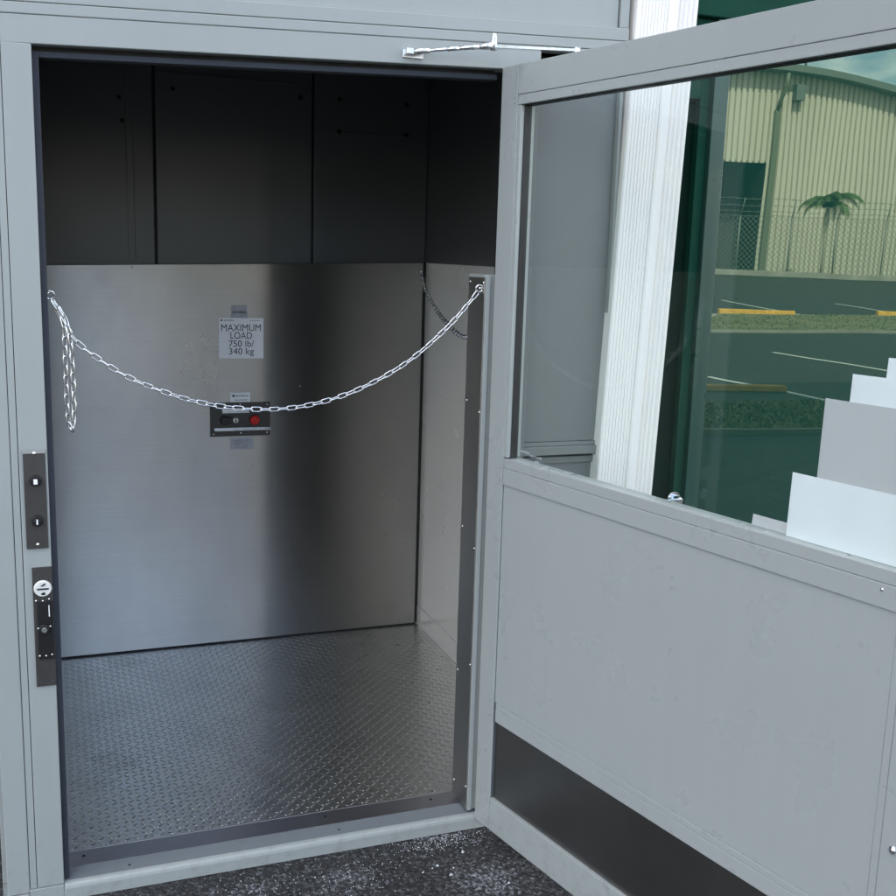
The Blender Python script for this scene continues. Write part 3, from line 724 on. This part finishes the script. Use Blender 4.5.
# ================================================================== GROUND, CAR PARK
def sheet(name, pts, z, mat, kind='structure', th=0):
    m_ = MB(); vs = [m_.bm.verts.new((a, b, z)) for a, b in pts]; f = m_.bm.faces.new(vs)
    if f.normal.z < 0: f.normal_flip()
    o = m_.build(name, mat); return tag(o, kind=kind)
m_ = MB(); R_ = 400
m_.grid((-R_, -R_, GZ), (2*R_, 0, 0), (0, 2*R_, 0), 8, 8); g_ = tag(m_.build('ground', ASPH), kind='structure')
# painted bay lines
def line(p, q, wd=.10):
    p = Vector((p[0], p[1], 0)); q = Vector((q[0], q[1], 0)); d = (q-p).normalized(); s_ = Vector((-d.y, d.x, 0))*wd/2
    o = sheet('bay_line', [tuple((v)[:2]) for v in (p-s_, p+s_, q+s_, q-s_)], GZ+.004, LINEP)
line((19.42, -24.57), (17.71, -17.74)); line((23.22, -23.96), (21.5, -18.4)); line((10.97, -11.07), (11.22, -8.2)); line((7.99, -8.49), (8.23, -6.3))
line((26.8, -24.2), (25.2, -18.6)); line((14.6, -11.3), (14.9, -8.6)); line((15.6, -25.0), (14.0, -18.3)); line((4.8, -8.4), (5.0, -6.2))
# grass islands with kerbs
def island(pts, name='grass_verge'):
    m_ = MB(); c = Vector((sum(p[0] for p in pts)/len(pts), sum(p[1] for p in pts)/len(pts), 0))
    m_.prism(pts, 'z', GZ-.05, GZ+.05, 0); kb = tag(m_.build('kerb', CONC), kind='structure')
    ins = [(c.x+(p[0]-c.x)*.97, c.y+(p[1]-c.y)*.93) for p in pts]
    m_ = MB(); random.seed(3)
    m_.prism(ins, 'z', GZ, GZ+.056, 0)
    xs = [p[0] for p in ins]; ys2 = [p[1] for p in ins]
    # short blades
    def inside(x, y):
        r = False; j = len(ins)-1
        for i in range(len(ins)):
            if (ins[i][1] > y) != (ins[j][1] > y) and x < (ins[j][0]-ins[i][0])*(y-ins[i][1])/(ins[j][1]-ins[i][1])+ins[i][0]: r = not r
            j = i
        return r
    for k in range(9000):
        x, y = random.uniform(min(xs), max(xs)), random.uniform(min(ys2), max(ys2))
        if not inside(x, y): continue
        a = random.uniform(0, 6.28); h = random.uniform(.01, .045); w_ = .02
        m_._add([(x-w_*math.cos(a), y-w_*math.sin(a), GZ+.055), (x+w_*math.cos(a), y+w_*math.sin(a), GZ+.055), (x+random.uniform(-.03, .03), y+random.uniform(-.03, .03), GZ+.055+h)], [(0, 1, 2)])
    tag(m_.build(name, GRASS), kind='stuff', label='strip of short dry green grass between the parking bays', cat='grass')
island([(11.3, -14.5), (30, -13.6), (36, -18.3), (14.9, -18.7)])
island([(4.9, -4.9), (9.5, -4.5), (9.5, -6.1), (5.2, -6.3)])
def stop(c, ang, label, hl=1.0):
    hh = .13 if hl > .9 else .075
    m_ = MB(); m_.prism([(-.09, 0), (.09, 0), (.06, hh), (-.06, hh)], 'x', -hl, hl, .012)
    o = m_.build('wheel_stop', YELLOW if hl > .9 else simple('shaded_stop_paint', (.42, .25, .06), .8, var=.3, vscale=6, bump=.3)); o.location = (c[0], c[1], GZ); o.rotation_euler = (0, 0, ang)  # short stop: building shade put into its darker colour
    return tag(o, label, 'wheel stop', 'yellow wheel stops in the car park')
stop((16.55, -19.0), .18, 'sunlit yellow wheel stop at the left end of the grass strip in the reflection')
stop((21.4, -18.9), .18, 'yellow wheel stop in sun farther right along the grass strip')
stop((7.62, -7.25), .25, 'dull yellow wheel stop in the shade of the building', .52)

# ---- warehouse: wall frame s along e, n away
A = Vector((38.29, -52.35, 0)); e = Vector((.983, .184, 0)).normalized(); nn = Vector((e.y, -e.x, 0))
wh = thing('warehouse', 'large beige ribbed metal warehouse with curved roof behind the fence', 'warehouse', (A.x, A.y, GZ), math.atan2(e.y, e.x))
# local: x along e, y toward us (positive), z up
def arc(s): return 11.95-.0124*(s-1.7)**2
m_ = MB(); s = -24.0; pr_ = []
while s < 27:
    pr_ += [(s, 0), (s+.20, 0), (s+.24, -.17), (s+.32, -.17), (s+.36, 0)]; s += .36
def openz(s): return 6.55 if -.9 < s < 2.62 else 0
for i in range(len(pr_)-1):
    (a, ya), (b, yb_) = pr_[i], pr_[i+1]
    if b-a < 1e-6: continue
    m_._add([(a, ya, openz((a+b)/2)), (b, yb_, openz((a+b)/2)), (b, yb_, arc(b)), (a, ya, arc(a))], [(0, 1, 2, 3)])
m_.build('wall', SIDING, wh)
m_ = MB()
for i in range(52):
    a = -24.5+i; b = a+1
    m_._add([(a, .98, arc(a)+.28), (b, .98, arc(b)+.28), (b, .98, arc(b)-.08), (a, .98, arc(a)-.08), (a, -30, arc(a)+.28), (b, -30, arc(b)+.28), (a, -30, arc(a)+.02), (b, -30, arc(b)+.02)], [(0, 1, 2, 3), (0, 4, 5, 1), (3, 2, 7, 6)])
m_.build('roof', TRIMG, wh)
m_ = MB(); m_.box(-.9, 2.62, -3.5, -3.4, 0, 6.6, 0); m_.box(-.95, -.9, -3.4, -.02, 0, 6.6, 0); m_.box(2.62, 2.67, -3.4, -.02, 0, 6.6, 0); m_.box(-.9, 2.62, -3.4, -.1, 6.6, 6.65, 0); m_.build('doorway', DARKIN, wh)
m_ = MB(); m_.tube([(3.05, .95, 11.7), (3.05, .95, 11.0), (2.95, .40, 10.2), (2.95, .12, 9.6)], .12, 8); m_.box(2.80, 3.14, .0, .26, 0, 9.7, .02); m_.build('downpipe_with_shadow', simple('dark_pipe_and_shadow', (.17, .19, .13), .5), wh)  # wide dark box takes in the pipe and its shadow band
m_ = MB(); m_.box(3.9, 4.5, .02, .6, 10.3, 11.2, .02); m_.build('eave_shadow_box', TRIMG, wh)  # dark box standing in for the step in the eave shadow
m_ = MB(); m_.box(-24, 2.62-3.52, -.12, -.08, 0, .02, 0); m_.build('wall_base', CONC, wh)
ms = thing('mast', 'thin dark mast rising above the warehouse roof', 'mast', tuple(A+e*8.5+nn*7+Vector((0, 0, GZ))))
m_ = MB(); m_.cyl((0, 0, 0), (-.35, 0, 18), .10, .08, 8); m_.build('pole', simple('dark_mast', (.05, .07, .07), .6), ms)

# fence six metres in front of the wall on a low kerb wall
fo = A-nn*6.0 if (A-nn*6.0).length < A.length else A+nn*6.0
fe = thing('security_fence', 'tall chain link fence with barbed wire in front of the warehouse', 'fence', (fo.x, fo.y, GZ), math.atan2(e.y, e.x))
m_ = MB(); m_.box(-14, 26, -.12, .12, 0, .30, .02); m_.build('kerb_wall', CONC, fe)
for k in range(14):
    x = -13+k*2.9
    m_ = MB(); m_.cyl((x, 0, 0), (x, 0, 3.3), .045, n=8); m_.cyl((x, 0, 3.3), (x, .35, 4.2), .03, n=6); m_.build('fence_post', WIRE, fe)
m_ = MB()
st_ = .30
for k in range(int(40/st_)+12):
    x = -14+k*st_-3
    for sgn in (1, -1):
        x0 = x if sgn > 0 else x+3; x1 = x0+sgn*3
        pa = Vector((x0, .0, .3)); pb = Vector((x1, .0, 3.3))
        if min(pa.x, pb.x) < -14 or max(pa.x, pb.x) > 26: continue
        m_.cyl(pa, pb, .012, n=3, caps=False)
m_.build('wire_mesh', WIRE, fe)
for (y, z) in ((.0, 3.32), (.08, 3.55), (.2, 3.85), (.34, 4.2)):
    m_ = MB(); pts = [(x, y, z+.03*math.sin(x*2.1)) for x in [-14+i*.8 for i in range(51)]]
    m_.tube(pts, .014, 4)
    for i in range(90):
        x = -14+i*.45; m_.cyl((x-.04, y-.03, z-.05), (x+.04, y+.03, z+.05), .010, n=3); m_.cyl((x+.04, y-.03, z-.05), (x-.04, y+.03, z+.05), .010, n=3)
    m_.build('barbed_wire' if z > 3.4 else 'top_wire', WIRE, fe)

# palm at the fence
pp = fo+e*4.15+Vector((-nn.x, -nn.y, 0))*-.8
pm = thing('palm_tree', 'young palm with drooping fronds between the fence and the warehouse', 'palm tree', (pp.x, pp.y, GZ))
m_ = MB(); m_.tube([(0, 0, 0), (.05, 0, 1.4), (0, 0, 2.4), (.05, 0, 3.2), (.03, 0, 4.0)], [.07, .06, .055, .17, .07], 10); m_.build('trunk', simple('palm_trunk', (.46, .43, .33), .8, var=.2, vscale=4), pm)
random.seed(5)
for k in range(15):
    az = k*.4189*1.0+.2; lift = random.uniform(.75, 1.4); L = random.uniform(1.7, 2.3)
    m_ = MB(); p = Vector((.03, 0, 3.95)); pts = [p.copy()]; el = lift
    for i in range(10):
        dvec = Vector((math.cos(az)*math.cos(el), math.sin(az)*math.cos(el), math.sin(el)))
        p = p+dvec*L/10; pts.append(p.copy()); el -= .24
    m_.tube(pts, [.03*(1-i/11)+.004 for i in range(11)], 5)
    for i in range(1, 11):
        for j in range(5):
            c = pts[i-1].lerp(pts[i], j/3); dv = (pts[i]-pts[i-1]).normalized(); sd = Vector((-math.sin(az), math.cos(az), 0))
            for sg_ in (1, -1):
                ln = .55*math.sin(math.pi*min(1, (i+.6)/11.2))+.12
                tip = c+(sd*sg_*.8+dv*.5+Vector((0, 0, -.55))).normalized()*ln
                m_._add([tuple(c), tuple(c+dv*.06), tuple(tip)], [(0, 1, 2)])
    m_.build('frond', PALM, pm)

# unseen trees and blocks, added across the car park for the steel to mirror
def tree(x, y, h, rad, label, seed, nl=2600, lo=.35):
    random.seed(seed)
    t = thing('added_tree', label, 'tree', (x, y, GZ), group='added trees across the car park')
    m_ = MB(); m_.tube([(0, 0, 0), (.1, 0, h*.25), (0, .1, h*.5), (.1, 0, h*.8)], [.3, .22, .16, .06], 8)
    blobs = []
    for k in range(9 if lo > .3 else 22):
        a = random.uniform(0, 6.28); r = rad*random.uniform(.2, .75); z = h*random.uniform(lo, .88); c = Vector((r*math.cos(a), r*math.sin(a), z)); blobs.append((c, rad*random.uniform(.35, .6)))
        m_.tube([(0, .05, h*.4), c*.5+Vector((0, 0, h*.22)) if lo > .3 else c*.6+Vector((0, 0, .1)), c], [.1, .06, .02], 5)
    m_.build('trunk', BARK, t)
    m_ = MB()
    for k in range(nl):
        c, r = random.choice(blobs); d = Vector((random.gauss(0, 1), random.gauss(0, 1), random.gauss(0, .8))).normalized()*r*random.uniform(.55, 1.05); p = c+d
        u = Vector((random.gauss(0, 1), random.gauss(0, 1), random.gauss(0, 1))).normalized(); v = u.orthogonal().normalized(); sz = random.uniform(.16, .36)
        m_._add([tuple(p-u*sz), tuple(p+v*sz*.5), tuple(p+u*sz), tuple(p-v*sz*.5)], [(0, 1, 2, 3)])
    m_.build('crown', LEAF, t)
tree(6.2, -20, 8.5, .88, 'added dense dark upright tree opposite the lift, wider of a close pair', 11, 5200, .10)
fs = thing('added_far_shop', 'added tall tan shop block with a white end pilaster behind the pair of upright trees', 'building', (7.2, -42, GZ))  # unseen block, added to shape the bands mirrored in the steel
m_ = MB(); m_.box(-2.2, 1.25, -8, 0, 0, 15, .02); m_.build('wall', simple('tan_render', (.26, .23, .17), .85, var=.08, vscale=.6), fs)
m_ = MB(); m_.box(1.26, 2.0, -8, .15, 0, 15, .02); m_.build('pilaster', simple('white_render', (.8, .78, .72), .8, var=.05, vscale=.6), fs)  # bright strip added for the narrow highlight in the steel
m_ = MB(); m_.box(-2.4, 2.2, -8.2, .3, 15, 15.35, .02); m_.build('roof', TRIMG, fs)
for z in (4.6, 7.6, 11.2):
    m_ = MB(); m_.box(-.9, 1.0, .0, .06, z, z+1.4, .01); f_ = m_.build('window', GREEN_L, fs)
    m_ = MB(); m_.box(-.8, .9, .03, .08, z+.1, z+1.3, 0); m_.build('pane', GREEN_D, f_)
pb = thing('added_beige_block', 'added plain beige rendered block across the car park right of the upright trees, flat roof', 'building', (14.0, -40, GZ))  # unseen block, added for the warm band in the steel
m_ = MB(); m_.box(-3.0, 3.4, -8, 0, 0, 9, .02); m_.build('wall', STUCCO, pb)
m_ = MB(); m_.box(-3.2, 3.6, -8.2, .3, 9, 9.3, .02); m_.build('roof', TRIMG, pb)
m_ = MB(); m_.box(.6, 1.7, -.02, .05, .05, 2.2, .01); m_.build('door', GREEN_L, pb)
tree(3.70, -20, 9, .80, 'added slim dark upright tree opposite the lift, narrower of a close pair', 31, 4200, .10)
tree(-11, -42, 9, 3.2, 'added broad shade tree across the car park, right of a tall one', 12)
tree(-19, -45, 10, 3.6, 'added tall shade tree at the far left edge of the car park', 13)

tree(-.4, -47, 8.5, 3.6, 'added low round tree across the car park between the tan shop and the broad shade tree', 15, 2600)
tree(-6.0, -49, 7.2, 3.4, 'added low tree standing just left of the low round tree across the car park', 16, 2200)
# loose white stone chips on the asphalt
random.seed(21)
m_ = MB()
def chip(x, y, r):
    a = random.uniform(0, 6.28); n = 7; zz = GZ+.0015
    rr = [r*random.uniform(.6, 1.15)*(1 if k % 2 else .8) for k in range(n)]
    base = [(x+rr[k]*math.cos(a+6.283*k/n)*1.0, y+rr[k]*math.sin(a+6.283*k/n)*.7, zz-.003) for k in range(n)]
    top = [(x+.6*(b[0]-x), y+.6*(b[1]-y), zz+r*.5) for b in base]
    m_._add(base+top, [tuple(range(n, 2*n))]+[(k, (k+1) % n, n+(k+1) % n, n+k) for k in range(n)])
for k in range(850):
    t = random.random()
    if t < .50: x, y = random.gauss(1.0, .075), random.gauss(-.03, .028)
    elif t < .7: x, y = random.gauss(.72, .10), random.gauss(-.14, .05)
    elif t < .8: x, y = random.gauss(.45, .08), random.gauss(-.1, .04)
    else: x, y = random.uniform(-.6, 1.4), random.uniform(-.7, .0)
    if y > -.006 and -.15 < x < 1.47: continue
    chip(x, y, random.choice((.0008, .001, .0013, .0018)))
for (x, y, r) in ((.946, -.148, .0055), (.967, -.199, .0065), (1.037, -.107, .0060), (.90, -.165, .004), (.985, -.17, .0035), (.93, -.155, .003), (.62, -.10, .003), (1.1, -.28, .004)): chip(x, y, r)
tag(m_.build('stone_chips', simple('white_grit', (.62, .62, .63), .8, var=.15, vscale=200)), 'scatter of white stone chips and grit on the asphalt by the sill', 'grit', kind='stuff')

# ================================================================== CAMERA
yaw, pit, rol = .3644, .1814, .0305
cy, sy, cp, sp = math.cos(yaw), math.sin(yaw), math.cos(pit), math.sin(pit)
F = Vector((sy*cp, cy*cp, -sp)); r = Vector((cy, -sy, 0)); u = r.cross(F)
Rr = r*math.cos(rol)+u*math.sin(rol); U = -r*math.sin(rol)+u*math.cos(rol)
cam = bpy.data.cameras.new('camera'); cam.lens = 36*1050.456/896; cam.sensor_width = 36; cam.clip_start = .02; cam.clip_end = 3000
co = bpy.data.objects.new('camera', cam); COL.objects.link(co)
M = Matrix((Rr, U, -F)).transposed().to_4x4(); M.translation = (.0164, -2.5706, 1.5832); co.matrix_world = M
S.camera = co

# ================================================================== LIGHT
SUN_EL = math.radians(45); sd = Vector((-.34, .94, 0)).normalized()   # horizontal direction towards the sun
tosun = Vector((sd.x*math.cos(SUN_EL), sd.y*math.cos(SUN_EL), math.sin(SUN_EL)))
sl = bpy.data.lights.new('sun', 'SUN'); sl.energy = 4.2; sl.angle = math.radians(.53); sl.color = (1, .95, .87)
so = bpy.data.objects.new('sun', sl); COL.objects.link(so); so.rotation_euler = tosun.to_track_quat('Z', 'Y').to_euler()
w = bpy.data.worlds.new('World'); S.world = w; w.use_nodes = True
nt = w.node_tree; nt.nodes.clear()
out = nt.nodes.new('ShaderNodeOutputWorld'); bg = nt.nodes.new('ShaderNodeBackground'); bg.inputs[1].default_value = .15
sk = nt.nodes.new('ShaderNodeTexSky'); sk.sky_type = 'NISHITA'; sk.sun_disc = False; sk.sun_elevation = SUN_EL
sk.sun_rotation = math.atan2(sd.x, sd.y); sk.dust_density = 1.2; sk.ozone_density = 1.0
# broken cloud
tc = nt.nodes.new('ShaderNodeTexCoord'); mp = nt.nodes.new('ShaderNodeMapping'); mp.inputs['Scale'].default_value = (1, 1, 2.4)
nt.links.new(tc.outputs['Generated'], mp.inputs[0])
nz = nt.nodes.new('ShaderNodeTexNoise'); nz.inputs['Scale'].default_value = 3.1; nz.inputs['Detail'].default_value = 7; nz.inputs['Roughness'].default_value = .55
nt.links.new(mp.outputs[0], nz.inputs['Vector'])
cr = nt.nodes.new('ShaderNodeValToRGB'); cr.color_ramp.elements[0].position = .46; cr.color_ramp.elements[1].position = .62
cr.color_ramp.elements[0].color = (0, 0, 0, 1); cr.color_ramp.elements[1].color = (1, 1, 1, 1)
nt.links.new(nz.outputs[0], cr.inputs[0])
mx = nt.nodes.new('ShaderNodeMix'); mx.data_type = 'RGBA'; mx.inputs[7].default_value = (14.2, 13.4, 12.4, 1)
dp_ = nt.nodes.new('ShaderNodeVectorMath'); dp_.operation = 'DOT_PRODUCT'; dp_.inputs[1].default_value = (.10, -.86, .50)   # wide gap cut into the unseen cloud so the steel mirrors blue sky
nt.links.new(tc.outputs['Generated'], dp_.inputs[0])
gp = nt.nodes.new('ShaderNodeMapRange'); gp.inputs[1].default_value = .955; gp.inputs[2].default_value = .80; nt.links.new(dp_.outputs['Value'], gp.inputs[0])
ml_ = nt.nodes.new('ShaderNodeMath'); ml_.operation = 'MULTIPLY'; nt.links.new(cr.outputs[0], ml_.inputs[0]); nt.links.new(gp.outputs[0], ml_.inputs[1])
nt.links.new(ml_.outputs[0], mx.inputs[0]); nt.links.new(sk.outputs[0], mx.inputs[6])
nt.links.new(mx.outputs[2], bg.inputs[0]); nt.links.new(bg.outputs[0], out.inputs[0])

S.view_settings.view_transform = 'Standard'; S.view_settings.look = 'None'; S.view_settings.gamma = 1
S.view_settings.use_curve_mapping = False; S.view_settings.exposure = 1.70
S.render.engine = 'CYCLES'
S.cycles.max_bounces = 10; S.cycles.glossy_bounces = 6; S.cycles.transparent_max_bounces = 16; S.cycles.diffuse_bounces = 4
